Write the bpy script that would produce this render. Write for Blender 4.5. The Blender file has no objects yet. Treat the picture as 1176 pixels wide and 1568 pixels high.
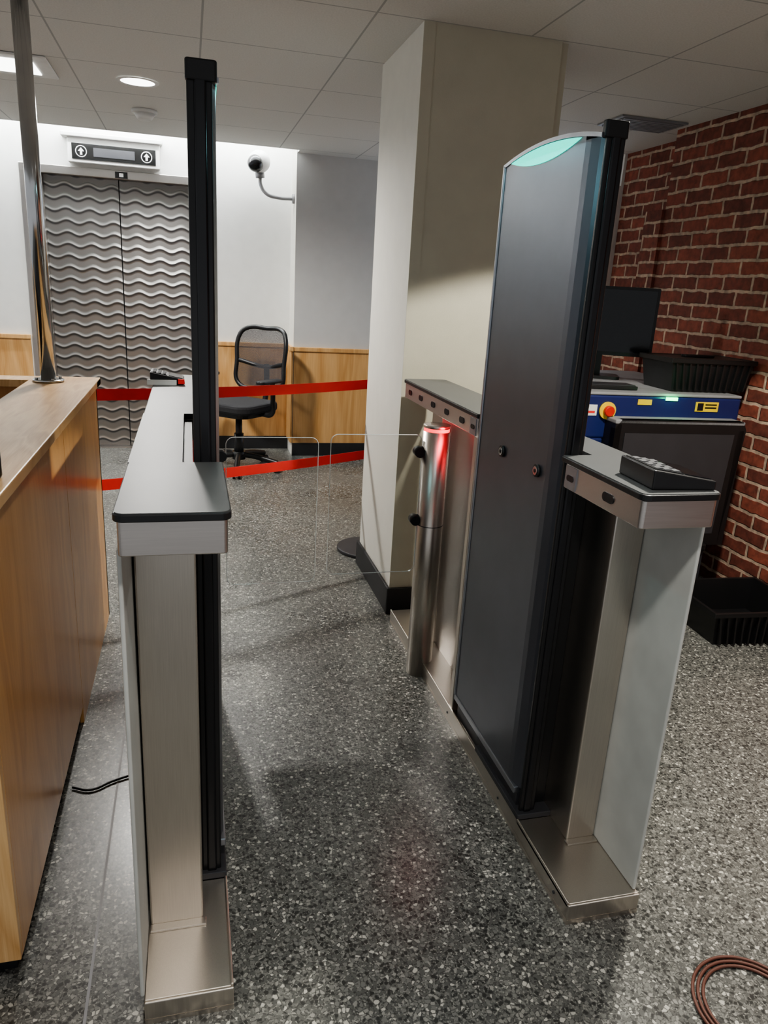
import bpy, bmesh, math, random
from mathutils import Vector, Matrix
random.seed(3)
scene=bpy.context.scene
COL=bpy.context.collection
PI=math.pi
# ---------------------------------------------------------------- materials
def newmat(n):
    m=bpy.data.materials.new(n); m.use_nodes=True
    nt=m.node_tree; b=nt.nodes["Principled BSDF"]
    return m,nt,b
def N(nt,t,**k):
    n=nt.nodes.new(t)
    for a,v in k.items(): setattr(n,a,v)
    return n
def ramp(nt,stops,interp='LINEAR'):
    r=N(nt,"ShaderNodeValToRGB"); r.color_ramp.interpolation=interp
    e=r.color_ramp.elements
    while len(e)<len(stops): e.new(0.5)
    for i,(p,c) in enumerate(stops):
        e[i].position=p; e[i].color=(c[0],c[1],c[2],1) if len(c)==3 else c
    return r
def plain(n,c,rough=.5,metal=0,noise=.06,scale=12,bump=0,spec=.5):
    m,nt,b=newmat(n)
    tc=N(nt,"ShaderNodeTexCoord"); no=N(nt,"ShaderNodeTexNoise"); no.inputs["Scale"].default_value=scale
    nt.links.new(tc.outputs["Object"],no.inputs["Vector"])
    lo=[x*(1-noise) for x in c]; hi=[min(1,x*(1+noise)) for x in c]
    r=ramp(nt,[(.3,lo),(.7,hi)]); nt.links.new(no.outputs["Fac"],r.inputs[0]); nt.links.new(r.outputs[0],b.inputs["Base Color"])
    b.inputs["Roughness"].default_value=rough; b.inputs["Metallic"].default_value=metal
    b.inputs["Specular IOR Level"].default_value=spec
    if bump:
        bp=N(nt,"ShaderNodeBump"); bp.inputs["Strength"].default_value=bump; bp.inputs["Distance"].default_value=.002
        n2=N(nt,"ShaderNodeTexNoise"); n2.inputs["Scale"].default_value=260
        nt.links.new(tc.outputs["Object"],n2.inputs["Vector"]); nt.links.new(n2.outputs["Fac"],bp.inputs["Height"]); nt.links.new(bp.outputs[0],b.inputs["Normal"])
    return m
def brushed(n,c,rough=.3,stretch=(60,60,1.2)):
    m,nt,b=newmat(n)
    tc=N(nt,"ShaderNodeTexCoord"); mp=N(nt,"ShaderNodeMapping"); mp.inputs["Scale"].default_value=stretch
    no=N(nt,"ShaderNodeTexNoise"); no.inputs["Scale"].default_value=9; no.inputs["Detail"].default_value=6
    nt.links.new(tc.outputs["Object"],mp.inputs[0]); nt.links.new(mp.outputs[0],no.inputs["Vector"])
    r=ramp(nt,[(.3,[x*.95 for x in c]),(.7,[min(1,x*1.04) for x in c])]); nt.links.new(no.outputs["Fac"],r.inputs[0]); nt.links.new(r.outputs[0],b.inputs["Base Color"])
    r2=ramp(nt,[(.2,(rough-.03,)*3),(.8,(rough+.05,)*3)]); nt.links.new(no.outputs["Fac"],r2.inputs[0]); nt.links.new(r2.outputs[0],b.inputs["Roughness"])
    b.inputs["Metallic"].default_value=1
    return m
def wood(n,c1,c2,stretch,rough=.35,rings=9,dist=.7):
    m,nt,b=newmat(n)
    tc=N(nt,"ShaderNodeTexCoord"); mp=N(nt,"ShaderNodeMapping"); mp.inputs["Scale"].default_value=stretch
    nt.links.new(tc.outputs["Object"],mp.inputs[0])
    a=N(nt,"ShaderNodeTexNoise"); a.inputs["Scale"].default_value=1.6; a.inputs["Detail"].default_value=2; a.inputs["Distortion"].default_value=dist
    nt.links.new(mp.outputs[0],a.inputs["Vector"])
    ml=N(nt,"ShaderNodeMath",operation='MULTIPLY'); ml.inputs[1].default_value=rings; nt.links.new(a.outputs["Fac"],ml.inputs[0])
    fr=N(nt,"ShaderNodeMath",operation='PINGPONG'); fr.inputs[1].default_value=1; nt.links.new(ml.outputs[0],fr.inputs[0])
    mp2=N(nt,"ShaderNodeMapping"); mp2.inputs["Scale"].default_value=[s*5 if s>2 else s for s in stretch]; nt.links.new(tc.outputs["Object"],mp2.inputs[0])
    f=N(nt,"ShaderNodeTexNoise"); f.inputs["Scale"].default_value=8; f.inputs["Detail"].default_value=5
    nt.links.new(mp2.outputs[0],f.inputs["Vector"])
    mx=N(nt,"ShaderNodeMath",operation='MULTIPLY_ADD'); mx.inputs[1].default_value=.40; nt.links.new(fr.outputs[0],mx.inputs[0])
    m2=N(nt,"ShaderNodeMath",operation='MULTIPLY'); m2.inputs[1].default_value=.60; nt.links.new(f.outputs["Fac"],m2.inputs[0]); nt.links.new(m2.outputs[0],mx.inputs[2])
    r=ramp(nt,[(.2,c1),(.75,c2)]); nt.links.new(mx.outputs[0],r.inputs[0]); nt.links.new(r.outputs[0],b.inputs["Base Color"])
    b.inputs["Roughness"].default_value=rough
    return m
def emis(n,c,s,base=None):
    m,nt,b=newmat(n); b.inputs["Base Color"].default_value=(*(base or c),1); b.inputs["Emission Color"].default_value=(*c,1); b.inputs["Emission Strength"].default_value=s
    return m
def terrazzo():
    m,nt,b=newmat("terrazzo")
    tc=N(nt,"ShaderNodeTexCoord")
    v=N(nt,"ShaderNodeTexVoronoi"); v.inputs["Scale"].default_value=112; nt.links.new(tc.outputs["Object"],v.inputs["Vector"])
    sp=N(nt,"ShaderNodeSeparateColor"); nt.links.new(v.outputs["Color"],sp.inputs[0])
    r=ramp(nt,[(0,(.045,.045,.042)),(.22,(.12,.12,.113)),(.50,(.20,.20,.186)),(.78,(.31,.305,.28)),(.91,(.56,.545,.49))],'CONSTANT'); nt.links.new(sp.outputs[0],r.inputs[0])
    v2=N(nt,"ShaderNodeTexVoronoi",feature='DISTANCE_TO_EDGE'); v2.inputs["Scale"].default_value=112; nt.links.new(tc.outputs["Object"],v2.inputs["Vector"])
    r2=ramp(nt,[(.06,(1,1,1)),(.16,(0,0,0))]); nt.links.new(v2.outputs["Distance"],r2.inputs[0])
    v3=N(nt,"ShaderNodeTexVoronoi"); v3.inputs["Scale"].default_value=300; nt.links.new(tc.outputs["Object"],v3.inputs["Vector"])
    s3=N(nt,"ShaderNodeSeparateColor"); nt.links.new(v3.outputs["Color"],s3.inputs[0])
    r3=ramp(nt,[(0,(.07,.07,.066)),(.4,(.14,.14,.13)),(.85,(.28,.28,.255))],'CONSTANT'); nt.links.new(s3.outputs[0],r3.inputs[0])
    mx=N(nt,"ShaderNodeMix",data_type='RGBA'); nt.links.new(r2.outputs[0],mx.inputs[0]); nt.links.new(r.outputs[0],mx.inputs[6]); nt.links.new(r3.outputs[0],mx.inputs[7])
    no=N(nt,"ShaderNodeTexNoise"); no.inputs["Scale"].default_value=1.3; no.inputs["Detail"].default_value=3; nt.links.new(tc.outputs["Object"],no.inputs["Vector"])
    r4=ramp(nt,[(.3,(.85,.85,.85)),(.7,(1.1,1.1,1.08))]); nt.links.new(no.outputs["Fac"],r4.inputs[0])
    m2=N(nt,"ShaderNodeMix",data_type='RGBA',blend_type='MULTIPLY'); m2.inputs[0].default_value=1
    nt.links.new(mx.outputs[2],m2.inputs[6]); nt.links.new(r4.outputs[0],m2.inputs[7]); nt.links.new(m2.outputs[2],b.inputs["Base Color"])
    r5=ramp(nt,[(.3,(.24,)*3),(.7,(.38,)*3)]); nt.links.new(no.outputs["Fac"],r5.inputs[0]); nt.links.new(r5.outputs[0],b.inputs["Roughness"])
    return m
def ceiling_mat():
    m,nt,b=newmat("ceiling_tile")
    tc=N(nt,"ShaderNodeTexCoord"); sp=N(nt,"ShaderNodeSeparateXYZ"); nt.links.new(tc.outputs["Object"],sp.inputs[0])
    outs=[]
    for ax,off in ((0,.07),(1,3.55)):
        a=N(nt,"ShaderNodeMath",operation='SUBTRACT'); a.inputs[1].default_value=off-6.0-.004; nt.links.new(sp.outputs[ax],a.inputs[0])
        d=N(nt,"ShaderNodeMath",operation='DIVIDE'); d.inputs[1].default_value=.6; nt.links.new(a.outputs[0],d.inputs[0])
        f=N(nt,"ShaderNodeMath",operation='FRACT'); nt.links.new(d.outputs[0],f.inputs[0])
        l=N(nt,"ShaderNodeMath",operation='LESS_THAN'); l.inputs[1].default_value=.014; nt.links.new(f.outputs[0],l.inputs[0]); outs.append(l)
    mx=N(nt,"ShaderNodeMath",operation='MAXIMUM'); nt.links.new(outs[0].outputs[0],mx.inputs[0]); nt.links.new(outs[1].outputs[0],mx.inputs[1])
    no=N(nt,"ShaderNodeTexNoise"); no.inputs["Scale"].default_value=150; nt.links.new(tc.outputs["Object"],no.inputs["Vector"])
    r=ramp(nt,[(.35,(.66,.65,.62)),(.65,(.72,.71,.68))]); nt.links.new(no.outputs["Fac"],r.inputs[0])
    m2=N(nt,"ShaderNodeMix",data_type='RGBA'); nt.links.new(mx.outputs[0],m2.inputs[0]); nt.links.new(r.outputs[0],m2.inputs[6]); m2.inputs[7].default_value=(.42,.42,.41,1)
    nt.links.new(m2.outputs[2],b.inputs["Base Color"]); b.inputs["Roughness"].default_value=.9
    return m
def brick_mat():
    m,nt,b=newmat("red_brick")
    tc=N(nt,"ShaderNodeTexCoord"); sp=N(nt,"ShaderNodeSeparateXYZ"); nt.links.new(tc.outputs["Object"],sp.inputs[0])
    ad=N(nt,"ShaderNodeMath",operation='ADD'); nt.links.new(sp.outputs[0],ad.inputs[0]); nt.links.new(sp.outputs[1],ad.inputs[1])
    cb=N(nt,"ShaderNodeCombineXYZ"); nt.links.new(ad.outputs[0],cb.inputs[0]); nt.links.new(sp.outputs[2],cb.inputs[1])
    no=N(nt,"ShaderNodeTexNoise"); no.inputs["Scale"].default_value=14; nt.links.new(tc.outputs["Object"],no.inputs["Vector"])
    sc=N(nt,"ShaderNodeVectorMath",operation='SCALE'); sc.inputs[3].default_value=.02; nt.links.new(no.outputs["Color"],sc.inputs[0])
    va=N(nt,"ShaderNodeVectorMath",operation='ADD'); nt.links.new(cb.outputs[0],va.inputs[0]); nt.links.new(sc.outputs[0],va.inputs[1])
    br=N(nt,"ShaderNodeTexBrick"); br.offset=.5
    br.inputs["Scale"].default_value=1; br.inputs["Brick Width"].default_value=.215; br.inputs["Row Height"].default_value=.075; br.inputs["Mortar Size"].default_value=.010; br.inputs["Mortar Smooth"].default_value=.4
    br.inputs["Color1"].default_value=(.31,.088,.055,1); br.inputs["Color2"].default_value=(.16,.05,.036,1); br.inputs["Mortar"].default_value=(.52,.39,.30,1)
    nt.links.new(va.outputs[0],br.inputs["Vector"]); 
    n2=N(nt,"ShaderNodeTexNoise"); n2.inputs["Scale"].default_value=30; n2.inputs["Detail"].default_value=6; nt.links.new(tc.outputs["Object"],n2.inputs["Vector"])
    r=ramp(nt,[(.3,(.65,.65,.65)),(.7,(1.3,1.25,1.2))]); nt.links.new(n2.outputs["Fac"],r.inputs[0])
    mm=N(nt,"ShaderNodeMix",data_type='RGBA',blend_type='MULTIPLY'); mm.inputs[0].default_value=1
    nt.links.new(br.outputs["Color"],mm.inputs[6]); nt.links.new(r.outputs[0],mm.inputs[7]); nt.links.new(mm.outputs[2],b.inputs["Base Color"])
    iv=N(nt,"ShaderNodeMath",operation='MULTIPLY_ADD'); iv.inputs[1].default_value=-1; nt.links.new(br.outputs["Fac"],iv.inputs[0])
    m3=N(nt,"ShaderNodeMath",operation='MULTIPLY'); m3.inputs[1].default_value=.5; nt.links.new(n2.outputs["Fac"],m3.inputs[0]); nt.links.new(m3.outputs[0],iv.inputs[2])
    bp=N(nt,"ShaderNodeBump"); bp.inputs["Strength"].default_value=.8; bp.inputs["Distance"].default_value=.008; nt.links.new(iv.outputs[0],bp.inputs["Height"]); nt.links.new(bp.outputs[0],b.inputs["Normal"])
    b.inputs["Roughness"].default_value=.8
    return m
def wave_mat():
    m,nt,b=newmat("wave_embossed_steel")
    tc=N(nt,"ShaderNodeTexCoord"); sp=N(nt,"ShaderNodeSeparateXYZ"); nt.links.new(tc.outputs["Object"],sp.inputs[0])
    kx=N(nt,"ShaderNodeMath",operation='MULTIPLY'); kx.inputs[1].default_value=2*PI/.17; nt.links.new(sp.outputs[0],kx.inputs[0])
    sn=N(nt,"ShaderNodeMath",operation='SINE'); nt.links.new(kx.outputs[0],sn.inputs[0])
    am=N(nt,"ShaderNodeMath",operation='MULTIPLY_ADD'); am.inputs[1].default_value=.013; nt.links.new(sn.outputs[0],am.inputs[0]); nt.links.new(sp.outputs[2],am.inputs[2])
    kz=N(nt,"ShaderNodeMath",operation='DIVIDE'); kz.inputs[1].default_value=.085; nt.links.new(am.outputs[0],kz.inputs[0])
    fr=N(nt,"ShaderNodeMath",operation='FRACT'); nt.links.new(kz.outputs[0],fr.inputs[0])
    r=ramp(nt,[(0,(.28,.27,.26)),(.45,(.28,.27,.26)),(.56,(.09,.09,.09)),(.66,(.15,.15,.15)),(.76,(.60,.60,.59)),(.90,(.29,.29,.28))])  # dark and bright flanks of the emboss: shade and glint put into the colour
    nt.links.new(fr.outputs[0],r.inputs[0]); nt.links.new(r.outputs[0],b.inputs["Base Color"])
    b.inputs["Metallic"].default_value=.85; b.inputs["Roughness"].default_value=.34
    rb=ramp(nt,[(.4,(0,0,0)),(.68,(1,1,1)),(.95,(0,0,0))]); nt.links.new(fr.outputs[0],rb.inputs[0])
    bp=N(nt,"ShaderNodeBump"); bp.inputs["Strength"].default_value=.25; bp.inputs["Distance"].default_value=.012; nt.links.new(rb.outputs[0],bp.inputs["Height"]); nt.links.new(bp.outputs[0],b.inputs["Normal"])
    return m
def glass_mat():
    m,nt,b=newmat("clear_acrylic"); b.inputs["Base Color"].default_value=(.97,.98,.98,1); b.inputs["Transmission Weight"].default_value=1; b.inputs["Roughness"].default_value=.0; b.inputs["IOR"].default_value=1.12
    return m
def mesh_fabric():
    m,nt,b=newmat("chair_mesh_fabric"); b.inputs["Base Color"].default_value=(.05,.05,.055,1); b.inputs["Roughness"].default_value=.8
    tc=N(nt,"ShaderNodeTexCoord"); ck=N(nt,"ShaderNodeTexChecker"); ck.inputs["Scale"].default_value=250; nt.links.new(tc.outputs["Object"],ck.inputs["Vector"])
    r=ramp(nt,[(0,(.55,)*3),(1,(1,)*3)]); nt.links.new(ck.outputs["Fac"],r.inputs[0]); nt.links.new(r.outputs[0],b.inputs["Alpha"])
    return m
M=dict(
 floor=terrazzo(), ceil=ceiling_mat(), brick=brick_mat(), wave=wave_mat(), glass=glass_mat(), mesh=mesh_fabric(),
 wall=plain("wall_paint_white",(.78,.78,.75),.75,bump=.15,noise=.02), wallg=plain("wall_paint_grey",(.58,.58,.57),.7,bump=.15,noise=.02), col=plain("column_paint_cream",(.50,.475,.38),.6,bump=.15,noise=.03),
 colw=plain("pale_light_wash",(.80,.78,.71),.6,bump=.15,noise=.02), trimb=plain("rubber_baseboard",(.02,.02,.022),.45),
 steel=brushed("brushed_steel",(.64,.59,.53),.33), steeld=brushed("brushed_steel_door",(.52,.50,.48),.34), steelh=brushed("brushed_steel_collar",(.60,.56,.53),.34,(1.2,60,60)),
 chrome=plain("polished_chrome",(.55,.55,.55),.15,1), frost=plain("frosted_panel",(.58,.59,.56),.4), glassedge=plain("polished_glass_edge",(.6,.63,.62),.3),
 lam=plain("grey_laminate",(.085,.088,.088),.42,noise=.04), blk=plain("black_plastic",(.012,.012,.013),.38), blkg=plain("black_gloss",(.010,.010,.012),.22),
 panel=plain("anodised_panel",(.145,.15,.172),.36,.75,noise=.03), edge=plain("anodised_edge",(.36,.37,.40),.35,.9),
 red=plain("red_belt",(.78,.035,.03),.6), blue=plain("blue_powdercoat",(.012,.02,.11),.4), yel=plain("yellow_sticker",(.85,.6,.03),.5), white=plain("white_plastic",(.78,.78,.76),.45),
 desk=wood("oak_veneer",(.62,.34,.13),(.82,.54,.27),(9,1.2,1.2)), deskside=wood("oak_veneer_side",(.58,.28,.09),(.74,.41,.155),(3,3.0,.8),.28),
 wains=wood("honey_pine",(.52,.27,.09),(.70,.43,.19),(3,3,.6),.4),
 cyan=emis("cyan_led",(.0,.85,.66),1.7,(.02,.1,.1)), redl=emis("red_led",(1,.03,.04),3), green=emis("green_led",(.1,1,.35),5),
 lamp=emis("lamp_lens",(1,1,.97),5), cove=emis("cove_tube",(.95,.98,1),120), win=emis("daylight_blind",(.75,.85,1),1.6), screen=plain("dark_screen",(.01,.01,.012),.15),
 darkg=plain("dark_grey_metal",(.04,.04,.045),.4), dred=plain("brown_cable",(.13,.05,.035),.5), sign=plain("sign_black",(.01,.01,.01),.2), grayp=plain("grey_plastic",(.28,.28,.29),.5), keyp=plain("key_plastic",(.11,.11,.115),.7,spec=.2), fab=plain("seat_fabric",(.02,.02,.022),.9,bump=.4))
# ---------------------------------------------------------------- builders
def link(o,par=None):
    COL.objects.link(o)
    if par is not None: o.parent=par
    return o
def empty(n,loc=(0,0,0),rz=0):
    e=bpy.data.objects.new(n,None); e.empty_display_size=.1; e.location=loc; e.rotation_euler=(0,0,rz); COL.objects.link(e); return e
def finish(bm,n,mat,par,smooth=False,bev=0,seg=2):
    bmesh.ops.recalc_face_normals(bm,faces=bm.faces)
    me=bpy.data.meshes.new(n); bm.to_mesh(me); bm.free(); me.materials.append(M[mat] if isinstance(mat,str) else mat)
    if smooth:
        for p in me.polygons: p.use_smooth=True
    o=bpy.data.objects.new(n,me); link(o,par)
    if bev:
        b=o.modifiers.new("b",'BEVEL'); b.width=bev; b.segments=seg; b.limit_method='ANGLE'
    return o
def box(n,x0,x1,y0,y1,z0,z1,mat,par=None,bev=0,seg=2):
    x0,x1=min(x0,x1),max(x0,x1); y0,y1=min(y0,y1),max(y0,y1)
    bm=bmesh.new(); bmesh.ops.create_cube(bm,size=1)
    for v in bm.verts: v.co=Vector((x0+(v.co.x+.5)*(x1-x0),y0+(v.co.y+.5)*(y1-y0),z0+(v.co.z+.5)*(z1-z0)))
    return finish(bm,n,mat,par,bev=bev,seg=seg)
def prism(n,pts,axis,a,b,mat,par=None,bev=0):
    bm=bmesh.new()
    def P(p,t):
        return {'x':(t,p[0],p[1]),'y':(p[0],t,p[1]),'z':(p[0],p[1],t)}[axis]
    A=[bm.verts.new(P(p,a)) for p in pts]; B=[bm.verts.new(P(p,b)) for p in pts]
    bm.faces.new(A); bm.faces.new(B[::-1]); k=len(pts)
    for i in range(k): bm.faces.new((A[i],A[(i+1)%k],B[(i+1)%k],B[i]))
    return finish(bm,n,mat,par,bev=bev)
def rrect(x0,x1,y0,y1,r,corners=(1,1,1,1),k=6):
    out=[]
    for i,(cx,cy,a0) in enumerate(((x0+r,y0+r,PI),(x1-r,y0+r,1.5*PI),(x1-r,y1-r,0),(x0+r,y1-r,.5*PI))):
        if corners[i]:
            for j in range(k+1):
                a=a0+j/k*PI/2; out.append((cx+r*math.cos(a),cy+r*math.sin(a)))
        else: out.append(((x0,y0),(x1,y0),(x1,y1),(x0,y1))[i])
    return out
def cyl(n,p0,p1,r,mat,par=None,r2=None,seg=32,bev=0):
    p0=Vector(p0); p1=Vector(p1); d=p1-p0
    bm=bmesh.new(); bmesh.ops.create_cone(bm,cap_ends=True,segments=seg,radius1=r,radius2=r if r2 is None else r2,depth=d.length)
    rot=Vector((0,0,1)).rotation_difference(d.normalized()).to_matrix().to_4x4()
    bmesh.ops.transform(bm,matrix=Matrix.Translation((p0+p1)/2)@rot,verts=bm.verts)
    o=finish(bm,n,mat,par,bev=bev)
    for p in o.data.polygons: p.use_smooth=len(p.vertices)==4
    return o
def sphere(n,c,r,mat,par=None,sc=(1,1,1)):
    bm=bmesh.new(); bmesh.ops.create_uvsphere(bm,u_segments=28,v_segments=18,radius=r)
    for v in bm.verts: v.co=Vector((v.co.x*sc[0]+c[0],v.co.y*sc[1]+c[1],v.co.z*sc[2]+c[2]))
    return finish(bm,n,mat,par,smooth=True)
def tube(n,pts,r,mat,par=None,cyc=False,smooth=True):
    cu=bpy.data.curves.new(n,'CURVE'); cu.dimensions='3D'; cu.bevel_depth=r; cu.bevel_resolution=5; cu.use_fill_caps=True
    s=cu.splines.new('BEZIER' if smooth else 'POLY')
    if smooth:
        s.bezier_points.add(len(pts)-1)
        for q,p in zip(s.bezier_points,pts): q.co=p; q.handle_left_type=q.handle_right_type='AUTO'
    else:
        s.points.add(len(pts)-1)
        for q,p in zip(s.points,pts): q.co=(*p,1)
    s.use_cyclic_u=cyc; cu.materials.append(M[mat])
    o=bpy.data.objects.new(n,cu); return link(o,par)

H=2.347
# ---------------------------------------------------------------- room
fl=empty("floor")
box("floor_slab",-4,3.4,-1.6,7,-.1,0,"floor",fl)
box("divider_strip",-.232,-.226,-1.6,6.4,0,.0008,"grayp",fl)
c=empty("ceiling")
box("ceiling_tiles",-4,3.4,-1.6,6.0,H,H+.03,"ceil",c)
box("ceiling_strip",.82,3.4,6.0,6.13,H,H+.03,"ceil",c)
box("cove_lid",-4,.9,5.9,6.6,2.72,2.75,"white",c)
box("cove_side",-4,.82,5.97,6.0,H+.03,2.72,"white",c)
YW=6.4; YP=6.12; XP=.82
w=empty("wall_back")
box("wall_left_of_lift",-4,-1.15,YW,YW+.15,0,2.72,"wall",w)
box("wall_right_of_lift",.16,XP,YW,YW+.15,0,2.72,"wall",w)
box("wall_above_lift",-1.15,.16,YW,YW+.15,2.13,2.72,"wall",w)
box("shaft_back",-1.2,.2,6.56,6.6,0,2.2,"darkg",w)
w=empty("wall_projection")
box("projection_face",XP,3.4,YP,YP+.5,0,2.72,"wallg",w)
box("projection_return",XP-.003,XP,YP,YW,0,H+.3,"colw",w)  # return strip paler than the face, the wash of light is in its colour
for i,(a,b_,y) in enumerate(((-4,-1.2,YW),(.2,XP-.003,YW),(XP,3.0,YP))):
    t=empty("trim_%d"%(i+1))
    n=max(1,round((b_-a)/.75)); st=(b_-a)/n
    for k in range(n):
        box("wainscot_panel_%d"%k,a+k*st+.002,a+(k+1)*st-.002,y-.015,y-.001,.11,.87,"wains",t)
    box("wainscot_cap",a,b_,y-.03,y-.001,.87,.905,"wains",t,bev=.005)
    box("base_rail",a,b_,y-.02,y-.001,0,.11,"trimb",t)
t=empty("trim_4")
box("return_wainscot",XP-.018,XP-.004,YP-.014,YW-.001,.11,.87,"wains",t)
box("return_cap",XP-.03,XP-.004,YP-.03,YW-.001,.87,.905,"wains",t)
cl=empty("column")
CX0,CX1,CY0,CY1=.852,1.40,2.955,3.58
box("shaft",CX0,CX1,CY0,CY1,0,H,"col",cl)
box("left_skin",CX0-.003,CX0,CY0,CY1,.0,H,"colw",cl)  # left face paler than the front: bright wash of light put into its colour
box("corner_guard",CX0-.005,CX0+.04,CY0-.004,CY0-.0005,.12,H,"col",cl)
box("side_pilaster",CX1,CX1+.035,CY0+.02,CY1,0,H,"col",cl)
bb=empty("baseboard_column")
box("base_left",CX0-.018,CX0-.004,CY0-.016,CY1+.014,0,.125,"trimb",bb,bev=.003)
box("base_front",CX0-.018,CX1+.06,CY0-.018,CY0-.005,0,.125,"trimb",bb,bev=.003)
XB=2.68
wr=empty("wall_right")
box("brick_pier",XB,3.4,-1.6,4.05,0,H,"brick",wr)
box("brick_recess",XB+.17,3.4,4.05,4.83,0,H,"brick",wr)
box("brick_ledge",XB-.02,XB+.17,4.05,4.22,0,1.93,"brick",wr)
box("painted_pier",XB+.15,3.4,4.83,YP,0,.9,"wall",wr)
box("painted_head",XB+.15,3.4,4.83,YP,2.15,H,"wall",wr)
wi=empty("window_1")
box("blind",XB+.2,XB+.22,4.83,YP,.9,2.15,"win",wi)
box("frame_l",XB+.12,XB+.2,4.83,4.9,.9,2.15,"white",wi); box("frame_sill",XB+.1,XB+.2,4.83,YP,.87,.93,"white",wi)
box("mullion",XB+.14,XB+.2,5.4,5.45,.93,2.15,"white",wi)
# ---------------------------------------------------------------- elevator
e=empty("elevator_door")
yd=6.47
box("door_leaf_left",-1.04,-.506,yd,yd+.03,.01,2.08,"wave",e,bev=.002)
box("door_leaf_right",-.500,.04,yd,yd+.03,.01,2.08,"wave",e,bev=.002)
box("jamb_left",-1.19,-1.04,YW-.012,yd+.03,0,2.14,"steeld",e,bev=.004)
box("jamb_right",.04,.19,YW-.012,yd+.03,0,2.14,"steeld",e,bev=.004)
box("header",-1.19,.19,YW-.013,yd+.03,2.08,2.14,"steeld",e,bev=.004)
box("sill",-1.04,.04,YW,yd+.02,0,.008,"steeld",e)
s=empty("elevator_sign")
box("housing",-.84,-.19,YW-.06,YW-.001,2.165,2.345,"white",s,bev=.006)
box("housing_lip",-.88,-.17,YW-.09,YW-.001,2.335,2.365,"white",s,bev=.006)
box("display",-.81,-.22,YW-.066,YW-.060,2.19,2.295,"sign",s)
for cx in (-.745,-.285):
    cyl("arrow_ring",(cx,YW-.066,2.242),(cx,YW-.0675,2.242),.04,"white",s); cyl("arrow_ring_in",(cx,YW-.0675,2.242),(cx,YW-.0685,2.242),.034,"sign",s)
    z0=2.242
    prism("arrow",[(cx-.022,z0),(cx,z0+.025),(cx+.022,z0),(cx+.008,z0),(cx+.008,z0-.025),(cx-.008,z0-.025),(cx-.008,z0)],'y',YW-.07,YW-.0688,"white",s)
box("indicator_panel",-.66,-.37,YW-.068,YW-.0662,2.212,2.272,"darkg",s)
s2=empty("floor_number_plate")
box("plate",-.52,-.43,YW-.02,YW-.0135,2.085,2.13,"sign",s2); box("numeral",-.49,-.46,YW-.0215,YW-.02,2.095,2.12,"white",s2)
# ---------------------------------------------------------------- ceiling fixtures
def downlight(x,y,r=.085,power=60,size=math.radians(115),blend=.3,col=(1,.97,.92),soft=.09):
    d=empty("recessed_downlight",(x,y,0))
    bm=bmesh.new(); k=40
    A=[bm.verts.new((r*1.25*math.cos(2*PI*i/k),r*1.25*math.sin(2*PI*i/k),H-.004)) for i in range(k)]
    B=[bm.verts.new((r*math.cos(2*PI*i/k),r*math.sin(2*PI*i/k),H-.006)) for i in range(k)]
    for i in range(k): bm.faces.new((A[i],A[(i+1)%k],B[(i+1)%k],B[i]))
    finish(bm,"trim_ring","white",d,smooth=True)
    cyl("lens",(0,0,H-.001),(0,0,H-.004),r,"lamp",d)
    l=bpy.data.lights.new("spot",'SPOT'); l.energy=power; l.spot_size=size; l.spot_blend=blend; l.shadow_soft_size=soft; l.color=col
    o=bpy.data.objects.new("spot",l); o.location=(0,0,H-.02); link(o,d)
downlight(-.23,4.43,power=280,size=math.radians(164),blend=.6)
downlight(1.50,1.80,power=230,size=math.radians(112),blend=.08,col=(1,.96,.86),soft=.06)
downlight(.15,.40,power=85,size=math.radians(106),blend=.25)
downlight(1.9,.6,power=50,size=math.radians(125),blend=.3)
q=empty("square_ceiling_light",(-.82,4.35,0))
box("frame",-.2,.2,-.2,.2,H-.012,H-.001,"white",q,bev=.004)
box("lens",-.13,.13,-.13,.13,H-.016,H-.012,"lamp",q)
q=empty("smoke_detector",(-.235,5.15,0))
cyl("base",(0,0,H-.001),(0,0,H-.02),.075,"white",q); cyl("dome",(0,0,H-.055),(0,0,H-.02),.04,"white",q,r2=.062)
q=empty("air_vent",(2.42,4.0,0))
box("frame",-.2,.2,-.13,.13,H-.01,H-.001,"grayp",q)
for k in range(8): box("slat_%d"%k,-.18,.18,-.115+k*.03,-.098+k*.03,H-.016,H-.01,"grayp",q)
q=empty("cove_light")
for k,(a,b_) in enumerate(((-3.9,-2.6),(-2.5,-1.2),(-1.1,.1),(.15,.78))):
    cyl("tube_%d"%k,(a,6.12,2.62),(b_,6.12,2.62),.019,"cove",q,seg=12)
q=empty("security_camera")
tube("arm",[(XP-.003,6.22,2.03),(.68,6.22,2.03),(.60,6.22,2.05),(.555,6.22,2.11),(.55,6.22,2.17)],.014,"grayp",q)
cyl("flange",(XP-.0031,6.22,2.03),(XP-.02,6.22,2.03),.035,"grayp",q)
sphere("housing",(.54,6.2,2.27),.085,"white",q,sc=(1,1,.95)); cyl("collar",(.55,6.22,2.16),(.545,6.21,2.2),.035,"grayp",q)
sphere("lens_dome",(.51,6.155,2.25),.062,"blkg",q)
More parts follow.
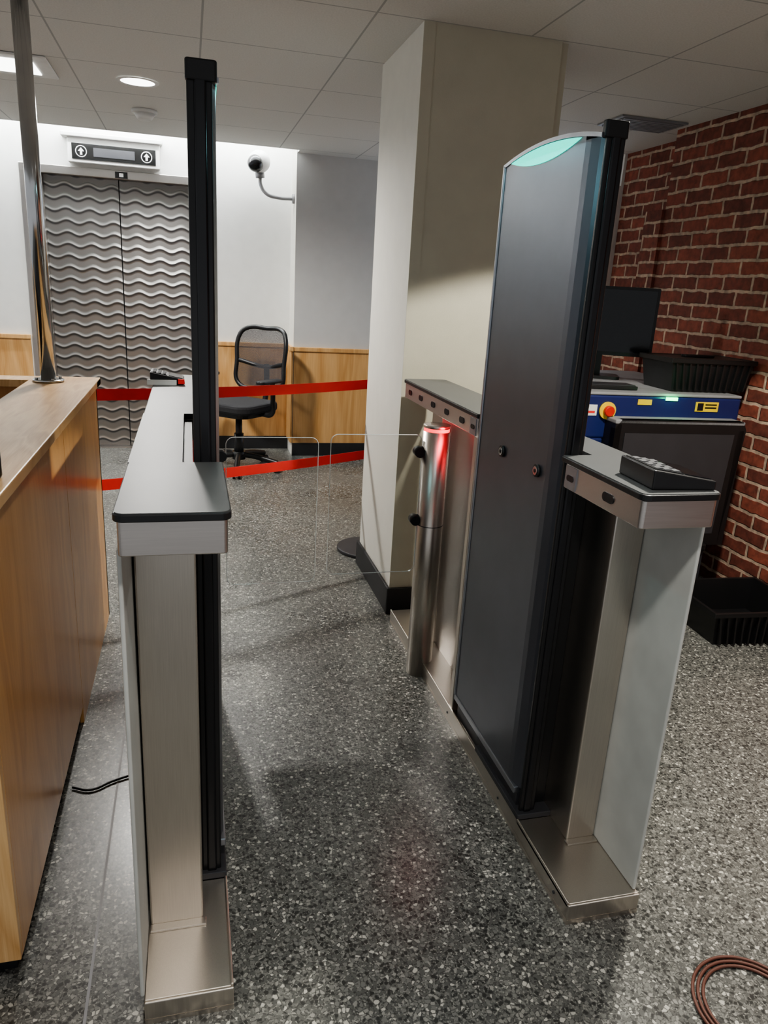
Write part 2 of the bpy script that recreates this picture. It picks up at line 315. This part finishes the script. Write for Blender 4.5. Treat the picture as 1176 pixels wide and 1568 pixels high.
# ---------------------------------------------------------------- desk
d=empty("reception_desk")
box("side_front",-.372,-.36,1.32,2.255,.06,.985,"deskside",d); box("side_rear",-.372,-.36,2.26,3.1,.0,.985,"deskside",d)
box("carcass",-.60,-.3725,1.325,3.098,.09,.975,"deskside",d)
box("end_panel",-1.4,-.36,1.30,1.32,.06,.985,"desk",d,bev=.002)
box("toe_kick",-1.35,-.38,1.34,3.08,0,.09,"trimb",d)
box("counter_top",-.585,-.345,1.1,3.12,.985,1.012,"desk",d,bev=.003)
box("counter_end",-1.4,-.345,3.0,3.12,.984,1.0115,"desk",d,bev=.003)
box("rear_wall",-1.4,-.36,3.08,3.1,0,.984,"deskside",d)
box("work_surface",-1.4,-.6,1.32,3.08,.74,.77,"darkg",d)
p=empty("support_pole")
cyl("shaft",(-.51,2.97,1.0125),(-.51,2.97,H-.001),.027,"chrome",p); cyl("flange",(-.51,2.97,1.0125),(-.51,2.97,1.022),.055,"chrome",p,bev=.003)
for k in range(4): cyl("bolt_%d"%k,(-.51+.043*math.cos(k*PI/2+.5),2.97+.043*math.sin(k*PI/2+.5),1.02),(-.51+.043*math.cos(k*PI/2+.5),2.97+.043*math.sin(k*PI/2+.5),1.028),.006,"chrome",p,seg=12)
q=empty("desk_door_stop"); cyl("head",(-.392,1.56,1.0125),(-.392,1.56,1.07),.025,"blk",q,bev=.006)
# ---------------------------------------------------------------- turnstile gates
def gate(ox,oy,sx,rz,px0,px1,py0,py1,bw,fx,glow,bx,gx0,gx1,puck=False):
    g=empty("security_turnstile",(ox,oy,0),rz)
    def B(n,x0,x1,y0,y1,z0,z1,m,bev=0): return box(n,sx*x0,sx*x1,y0,y1,z0,z1,m,g,bev)
    def PZ(n,pts,z0,z1,m,bev=0): return prism(n,[(sx*a,b) for a,b in pts],'z',z0,z1,m,g,bev)
    L=1.70
    B("base_tray",.0,bw,.03,L-.02,0,.012,"steel"); B("tray_front",.0,bw,.03,.036,.012,.055,"steel",.002)
    B("tray_cover",.0,bw,.036,.325,.045,.055,"steel",.002)
    B("tray_lip",.0,.006,.036,L-.02,.012,.06,"steel",.002); B("tray_far",.006,bw,.9,L-.02,.045,.055,"steel",.002)
    for yy in (.1,.45,.9,1.35): cyl("tray_screw",(sx*.0,yy,.03),(-sx*.002,yy,.03),.004,"darkg",g,seg=12)
    PZ("outer_panel",[(fx,.045),(fx+.008,.045),(fx+.008,L-.06),(fx,L-.06)],.0555,.994,"frost",.003)
    B("pedestal",px0,px1,py0,py1,.055,1.0,"steel",.004)
    B("pedestal_foot",px0-.006,px1,py0-.02,py0,.055,.06,"steel",.001)
    B("pedestal_far",.06,.17,1.36,1.48,.055,1.0,"steel",.004)
    B("cabinet_skin",.10,.105,.9,1.36,.055,1.0,"steeld"); B("cabinet_stile",.004,.035,.872,.9,.055,1.0,"steel",.003); B("cabinet_back",.13,.165,.42,.9,.055,.99,"blk")
    y0,y1=.345,.86; zc=lambda y,top=1.748,b=.026: top+b*(1-((y-(y0+y1)/2)/((y1-y0)/2))**2)
    k=24; ya0=y0+.070; ys=[ya0+(y1-.012-ya0)*i/k for i in range(k+1)]
    arc=[(y,zc(y)-.008) for y in ys]
    prism("panel_core",[(ys[0],.13)]+[(ys[-1],.13)]+arc[::-1],'x',sx*.004,sx*.050,"panel",g)
    PZ("panel_near_return",[(.004,y0+.070),(.006,y0+.05),(.013,y0+.022),(.020,y0+.006),(.050,y0+.006),(.050,y0+.070)],.13,zc(y0+.02)-.008,"panel")
    ys2=[y0+(y1-y0)*i/k for i in range(k+1)]
    prism("arched_cap",[(y,zc(y)-.009) for y in ys2]+[(y,zc(y)) for y in ys2[::-1]],'x',sx*.001,sx*.054,"edge",g)
    PZ("post_core",rrect(.012,.056,y0-.006,y0+.006,.004),.06,1.745,"blk")
    PZ("post_nose",rrect(.022,.044,y0-.011,y0+.004,.005),.06,1.742,"blkg")
    PZ("post_cap",rrect(.004,.058,y0-.012,y0+.008,.006),1.738,1.772,"blk",.003)
    B("rear_stile",.0,.054,y1-.012,y1,.11,1.746,"edge",.003)
    B("lower_rail",.0,.05,y0+.02,y1,.112,.131,"edge",.002)
    B("panel_plinth",.012,.045,y0+.02,y1-.02,.055,.112,"darkg")
    B("post_foot",.0,.12,y0-.02,y0+.3,.055,.072,"darkg",.002)
    B("inner_back_frame",.06,.10,y0+.02,y0+.07,.06,1.0,"blk",.004)
    ya,yb=y0+.09,y1-.05
    top=[(ya+(yb-ya)*i/k) for i in range(k+1)]
    lens=[(y,zc(y)-.011) for y in top]
    bot=[(y,zc(y)-.011-.038*(1-((y-(ya+yb)/2)/((yb-ya)/2))**2)) for y in top]
    for a,b_ in ((.0015,.004),(.050,.0525)):
        prism("status_light",bot[1:-1]+lens[::-1],'x',sx*a,sx*b_,"cyan",g)
    for yy,zz in ((y0+.33,1.0),(y0+.11,1.0)):
        cyl("lock_ring",(sx*.004,yy,zz),(-sx*.003,yy,zz),.016,"blk",g); cyl("lock",(-sx*.003,yy,zz),(-sx*.005,yy,zz),.011,"chrome",g); cyl("lock_core",(-sx*.005,yy,zz),(-sx*.006,yy,zz),.005,"blk",g)
    zt=1.053
    PZ("top_near",rrect(0,.180,0,.335,.018,(1,1,0,0)),zt,zt+.013,"blk",.002)
    PZ("top_near_laminate",rrect(.003,.177,.003,.335,.016,(1,1,0,0)),zt+.013,zt+.0145,"lam")
    PZ("top_mid",[(.078,.335),(.180,.335),(.180,.88),(.078,.88)],zt,zt+.0145,"lam")
    B("top_gap",.058,.078,.335,.88,zt-.03,zt-.002,"blk")
    PZ("top_far",rrect(0,.180,.88,L,.018,(0,0,1,1)),zt,zt+.013,"blk",.002)
    PZ("top_far_laminate",rrect(.003,.177,.88,L-.003,.016,(0,0,1,1)),zt+.013,zt+.0145,"lam")
    PZ("collar_near",rrect(.006,.174,.008,.32,.008,(1,1,0,0)),.995,zt,"steelh",.002)
    B("collar_mid",.12,.174,.32,.9,.995,zt,"steelh")
    PZ("collar_far",rrect(.006,.174,.885,L-.01,.008,(0,0,1,1)),.995,zt,"steelh",.002)
    for yy in (.13,1.02,1.17,1.32,1.47,1.61):
        prism("sensor_slot",[(a,b) for a,b in rrect(yy-.022,yy+.022,1.014,1.034,.0099)],'x',sx*.004,sx*.0075,"blkg",g)
    for ya_ in (.265,.89):
        B("sensor_plate",.003,.0065,ya_,ya_+.05,.998,1.050,"edge"); prism("plate_slot",rrect(ya_+.01,ya_+.04,1.016,1.030,.0065),'x',sx*.0015,sx*.0035,"blkg",g)
    by=1.24
    cyl("flap_bollard",(sx*bx,by,.0),(sx*bx,by,.945),.048,"steel",g); cyl("bollard_light",(sx*bx,by,.945),(sx*bx,by,.956),.045,"redl",g); cyl("bollard_cap",(sx*bx,by,.956),(sx*bx,by,.968),.048,"steel",g,bev=.003)
    cyl("bollard_split",(sx*bx,by,.60),(sx*bx,by,.603),.0486,"darkg",g)
    for zz in (.87,.62):
        cyl("flap_clamp",(sx*bx-sx*.04,by,zz),(sx*bx-sx*.068,by,zz),.02,"blk",g,bev=.003); cyl("clamp_disc",(sx*bx-sx*.060,by-.02,zz),(sx*bx-sx*.060,by+.02,zz),.018,"blk",g)
    pr=rrect(gx0,gx1,.42,.93,.025)
    prism("glass_flap",[(sx*a,b) for a,b in pr],'y',by-.004,by+.004,"glass",g)
    pts=[(sx*a,by,b) for a,b in pr]
    tube("glass_flap_edge",pts,.0013,"glassedge",g,cyc=True,smooth=False)
    l=bpy.data.lights.new("bollard_glow",'POINT'); l.energy=glow; l.color=(1,.03,.05); l.shadow_soft_size=.02
    o=bpy.data.objects.new("bollard_glow",l); o.location=(sx*bx+sx*.02,by-.075,.955); link(o,g)
    l=bpy.data.lights.new("status_glow",'AREA'); l.energy=.8; l.color=(.45,.92,1); l.shape='RECTANGLE'; l.size=.04; l.size_y=.35
    o=bpy.data.objects.new("status_glow",l); o.location=(-sx*.03,(y0+y1)/2,1.765); o.rotation_euler=(0,-sx*math.radians(-35),0); link(o,g)
    if puck: cyl("side_sensor_puck",(sx*.175,.16,1.02),(sx*.215,.16,1.02),.035,"blue",g,bev=.006)
    return g
g1=gate(.059,1.125,-1,0,.056,.168,.215,.33,.172,.172,.02,.03,-.346,-.046)
g2=gate(.832,1.18,1,0,.098,.178,.23,.375,.19,.18,.32,.0,-.375,-.05,True)
def reader(x,y,z,rz,s=1,redside=False):
    r=empty("card_reader",(x,y,z),rz)
    prism("body",[(-.06*s,0),(.06*s,0),(.06*s,.018),(-.06*s,.040)],'y',-.06*s,.06*s,"blk",r,bev=.003)
    zf=lambda xx: .040-.0001-(xx+.06*s)/(.12*s)*.022
    prism("keypad",[(-.055*s,zf(-.055*s)),(-.0*s,zf(0)),(-.0*s,zf(0)+.002),(-.055*s,zf(-.055*s)+.002)],'y',-.05*s,.05*s,"blk",r)
    for i in range(4):
        for j in range(3):
            xx=-.050*s+.017*s*j; zz=zf(xx+.006)+.001
            box("key_%d_%d"%(i,j),xx,xx+.012*s,(-.046+.024*i)*s,(-.029+.024*i)*s,zz,zz+.003,"keyp",r)
    prism("display",[(.006*s,zf(.006*s)),(.055*s,zf(.055*s)),(.055*s,zf(.055*s)+.002),(.006*s,zf(.006*s)+.002)],'y',-.05*s,.05*s,"screen",r)
    if redside:
        box("white_base",-.07*s,.03,-.07*s,-.061*s,0,.016,"white",r); box("red_bezel",.035,.062*s,-.068*s,-.0605*s,0.004,.02,"red",r)
    return r
reader(.942,1.275,1.068,math.radians(-4),1.15)
reader(-.03-.045,2.60,1.068,math.radians(0),.9,True)
# ---------------------------------------------------------------- belts
b=empty("belt_barrier")
def belt(n,p0,p1,h,sag=.012):
    bm=bmesh.new(); k=24; rows=[]
    for i in range(k+1):
        t=i/k; p=Vector(p0).lerp(Vector(p1),t); p.z-=sag*4*t*(1-t)
        rows.append([bm.verts.new((p.x,p.y+dy,p.z+dz)) for dy,dz in ((-.001,-h/2),(-.001,h/2),(.001,h/2),(.001,-h/2))])
    for i in range(k):
        for j in range(4): bm.faces.new((rows[i][j],rows[i][(j+1)%4],rows[i+1][(j+1)%4],rows[i+1][j]))
    finish(bm,n,"red",b)
belt("belt_upper",(-.42,3.16,.935),(.93,3.78,.925),.048)
belt("belt_lower",(-.42,3.16,.555),(.93,3.78,.55),.048)
cyl("post",(.94,3.78,.02),(.94,3.78,1.0),.03,"blk",b); cyl("post_base",(.94,3.78,0),(.94,3.78,.02),.17,"darkg",b,bev=.006)
box("wall_clip_upper",-.45,-.415,3.125,3.18,.90,.99,"blk",b); box("wall_clip_lower",-.45,-.415,3.125,3.18,.52,.60,"blk",b)
# ---------------------------------------------------------------- office chair
ch=empty("office_chair",(.35,5.66,0),math.radians(-42))
prism("seat",rrect(-.24,.24,-.24,.22,.09),'z',.46,.53,"fab",ch,bev=.02)
prism("seat_pan",rrect(-.2,.2,-.2,.2,.08),'z',.43,.46,"blk",ch)
fr=[]
for a,z in ((-.20,.62),(-.225,.80),(-.215,1.0),(-.17,1.045),(0,1.055),(.17,1.045),(.215,1.0),(.225,.80),(.20,.62),(0,.60)):
    fr.append((a,.24+.06*((z-.6)/.5)+.05*(1-(abs(a)/.22)**2),z))
tube("back_frame",fr,.017,"blk",ch,cyc=True)
bm=bmesh.new(); G=[]
for i in range(13):
    z=.61+.44*i/12; wdt=.205+.018*math.sin(PI*i/12)-(.045 if i==12 else 0); row=[]
    for j in range(13):
        a=-wdt+2*wdt*j/12; row.append(bm.verts.new((a,.24+.06*((z-.6)/.5)+.05*(1-(a/.22)**2),z)))
    G.append(row)
for i in range(12):
    for j in range(12): bm.faces.new((G[i][j],G[i][j+1],G[i+1][j+1],G[i+1][j]))
finish(bm,"back_mesh","mesh",ch,smooth=True)
tube("lumbar",[(-.21,.27,.80),(0,.33,.76),(.21,.27,.80)],.016,"blk",ch)
tube("back_spine",[(0,.12,.44),(0,.30,.46),(0,.345,.6),(0,.345,.78)],.022,"blk",ch)
for sgn in (-1,1):
    tube("arm_post",[(sgn*.2,.02,.45),(sgn*.29,.02,.46),(sgn*.30,.02,.55),(sgn*.295,.02,.69)],.018,"blk",ch)
    prism("arm_pad",rrect(sgn*.295-.04,sgn*.295+.04,-.15,.11,.035),'z',.69,.715,"blk",ch,bev=.008)
cyl("gas_lift",(0,0,.12),(0,0,.43),.025,"blk",ch); cyl("lift_shroud",(0,0,.1),(0,0,.28),.036,"blk",ch); cyl("hub",(0,0,.08),(0,0,.14),.05,"blk",ch)
for k in range(5):
    a=2*PI*k/5+.3; tube("leg_%d"%k,[(0,0,.12),(.16*math.cos(a),.16*math.sin(a),.105),(.31*math.cos(a),.31*math.sin(a),.075)],.021,"blk",ch)
    cx,cy=.31*math.cos(a),.31*math.sin(a); t=Vector((-math.sin(a),math.cos(a),0))
    for s_ in (-1,1):
        c0=Vector((cx,cy,.031))+t*s_*.012; cyl("caster_%d"%k,c0,c0+t*s_*.016,.03,"blk",ch)
    cyl("caster_stem_%d"%k,(cx,cy,.03),(cx,cy,.08),.009,"blk",ch)
# ---------------------------------------------------------------- x-ray scanner
x=empty("xray_baggage_scanner",(1.68,3.02,0),math.radians(-3))
U_=.045
box("body_upper",0,.86,0,1.0,.80,.955+U_,"blue",x,bev=.01)
box("body_left",0,.17,0,1.0,.1,.80,"blue",x,bev=.008)
box("body_right",.78,.86,0.2,1.0,.1,.80,"blue",x,bev=.008)
box("body_back",.17,.78,.45,1.0,.1,.80,"darkg",x)
box("top_deck",.0,.86,.0,1.0,.955+U_,.968+U_,"grayp",x,bev=.004)
prism("hood",[(.17,.82+U_),(.20,.86+U_),(.82,.86+U_),(.84,.82+U_),(.80,.30),(.17,.30)],'y',-.10,-.06,"blk",x)
box("hood_left",.17,.20,-.10,.3,.30,.84+U_,"blk",x); box("hood_right",.80,.83,-.10,.3,.30,.82+U_,"blk",x); box("hood_top",.17,.83,-.10,.3,.84+U_,.86+U_,"grayp",x,bev=.005)
prism("hood_inset",[(.22,.80+U_),(.78,.80+U_),(.76,.36),(.22,.36)],'y',-.103,-.1,"darkg",x)
for k in range(9): box("lead_curtain_%d"%k,.205+k*.066,.265+k*.066,-.055,-.05,.36,.84,"blk",x)
box("conveyor",.2,.72,-.14,.45,.28,.32,"blk",x,bev=.01); box("roller_frame",.2,.72,-.12,.4,.02,.28,"darkg",x)
cyl("estop_collar",(.17,-.001,.885+U_),(.17,-.012,.885+U_),.040,"yel",x); cyl("estop_button",(.17,-.012,.885+U_),(.17,-.035,.885+U_),.024,plain("estop_red",(.6,.03,.02),.4),x,bev=.004)
box("label_white",.05,.12,-.003,0,.86+U_,.91+U_,"white",x); box("label_white_print",.06,.11,-.004,-.003,.872+U_,.882+U_,"red",x)
box("label_yellow",.32,.39,-.003,0,.915+U_,.94+U_,"yel",x); box("label_yellow_wide",.62,.74,-.003,0,.89+U_,.935+U_,"yel",x)
box("label_print",.63,.66,-.004,-.003,.895+U_,.93+U_,"blk",x); box("label_print_b",.67,.73,-.004,-.003,.905+U_,.912+U_,"blk",x); box("label_print_c",.67,.73,-.004,-.003,.92+U_,.926+U_,"blk",x)
box("led",.46,.52,-.005,0,.938+U_,.953+U_,"green",x); 
for sx_ in (.03,.8):
    for sy in (.05,.9): cyl("foot",(sx_+.02,sy,0),(sx_+.02,sy,.1),.025,"blk",x)
l=bpy.data.lights.new("led_glow",'POINT'); l.energy=.3; l.color=(.1,1,.35); o=bpy.data.objects.new("led_glow",l); o.location=(.48,-.04,.985+U_); link(o,x)
ZT=.969+U_
mo=empty("computer_monitor",(2.11,3.60,ZT),math.radians(-24))
prism("bezel",rrect(-.27,.27,.12,.47,.01),'y',-.015,.02,"blk",mo); box("screen",-.255,.255,-.017,-.015,.14,.455,"screen",mo)
box("neck",-.025,.025,.021,.045,.014,.25,"blk",mo); prism("foot",rrect(-.12,.12,-.08,.1,.03),'z',0,.015,"blk",mo)
kb=empty("computer_keyboard",(1.88,3.16,ZT),math.radians(-5)); box("body",-.17,.17,-.06,.06,0,.018,"blk",kb,bev=.004)
for r_ in range(4): box("key_row_%d"%r_,-.16,.16,-.052+r_*.027,-.030+r_*.027,.018,.022,"darkg",kb)
def bin_(n,loc,rz,w_,d_,h_,lid=False):
    e_=empty(n,loc,rz)
    bm=bmesh.new()
    def ring(f,z): return [bm.verts.new((sx_*w_/2*f,sy*d_/2*f,z)) for sx_,sy in ((-1,-1),(1,-1),(1,1),(-1,1))]
    r0=ring(.88,0); r1=ring(1,h_); r2=ring(.97,h_); r3=ring(.86,.01)
    for A,B_ in ((r0,r1),(r1,r2),(r2,r3)):
        for i in range(4): bm.faces.new((A[i],A[(i+1)%4],B_[(i+1)%4],B_[i]))
    bm.faces.new(r0[::-1]); bm.faces.new(r3)
    finish(bm,"tub","blk",e_)
    box("rim_front",-w_/2-.01,w_/2+.01,-d_/2-.01,-d_/2+.004,h_-.02,h_+.002,"blk",e_,bev=.003); box("rim_back",-w_/2-.01,w_/2+.01,d_/2-.004,d_/2+.01,h_-.02,h_+.002,"blk",e_,bev=.003)
    box("rim_l",-w_/2-.01,-w_/2+.004,-d_/2,d_/2,h_-.02,h_+.002,"blk",e_); box("rim_r",w_/2-.004,w_/2+.01,-d_/2,d_/2,h_-.02,h_+.002,"blk",e_)
    if lid: box("lid",-w_/2,w_/2,-d_/2,d_/2,h_-.012,h_+.0,"blk",e_,bev=.003); box("lid_grip",-.08,.08,-.02,.02,h_,h_+.012,"blk",e_,bev=.004)
    for k in range(12):
        xx=-w_/2*.9+w_*.9*k/11; prism("rib_%d"%k,[(xx*.9-.004,.01),(xx*.9+.004,.01),(xx+.004,h_-.02),(xx-.004,h_-.02)],'y',-d_/2-.006,-d_/2*.9,"blk",e_)
    return e_
bin_("plastic_bin",(2.425,3.20,ZT),math.radians(-3),.44,.28,.155,True)
bin_("plastic_bin",(2.40,2.60,0),math.radians(-4),.46,.38,.16)
q=empty("power_cable"); tube("cable",[(-.35,1.92,.006),(-.30,1.90,.006),(-.24,1.93,.006),(-.18,1.95,.006),(-.132,1.95,.006)],.0035,"blk",q)
q=empty("coiled_cable"); tube("coil",[(1.13+.10*math.cos(t*.35)*(1+.006*t),.93+.10*math.sin(t*.35)*(1+.006*t),.0045+.00005*t) for t in range(0,56)],.0035,"dred",q)
wd=bpy.data.worlds.new("World"); scene.world=wd; wd.use_nodes=True
wd.node_tree.nodes["Background"].inputs[0].default_value=(.93,.96,1,1); wd.node_tree.nodes["Background"].inputs[1].default_value=.52
try: scene.view_settings.look='AgX - Medium High Contrast'
except Exception: pass
th=math.radians(17.06); ro=math.radians(3.33); ya=math.radians(15.2)
F=Vector((math.sin(ya)*math.cos(th),math.cos(ya)*math.cos(th),-math.sin(th))); R0=Vector((math.cos(ya),-math.sin(ya),0)); U0=R0.cross(F)
R=R0*math.cos(ro)+U0*math.sin(ro); U=U0*math.cos(ro)-R0*math.sin(ro)
cd=bpy.data.cameras.new("camera"); co=bpy.data.objects.new("camera",cd); COL.objects.link(co)
mt=Matrix((R,U,-F)).transposed().to_4x4(); mt.translation=Vector((0,0,1.42)); co.matrix_world=mt
cd.sensor_width=36; cd.sensor_fit='AUTO'; cd.lens=1127/1568*36; cd.clip_start=.02
scene.camera=co
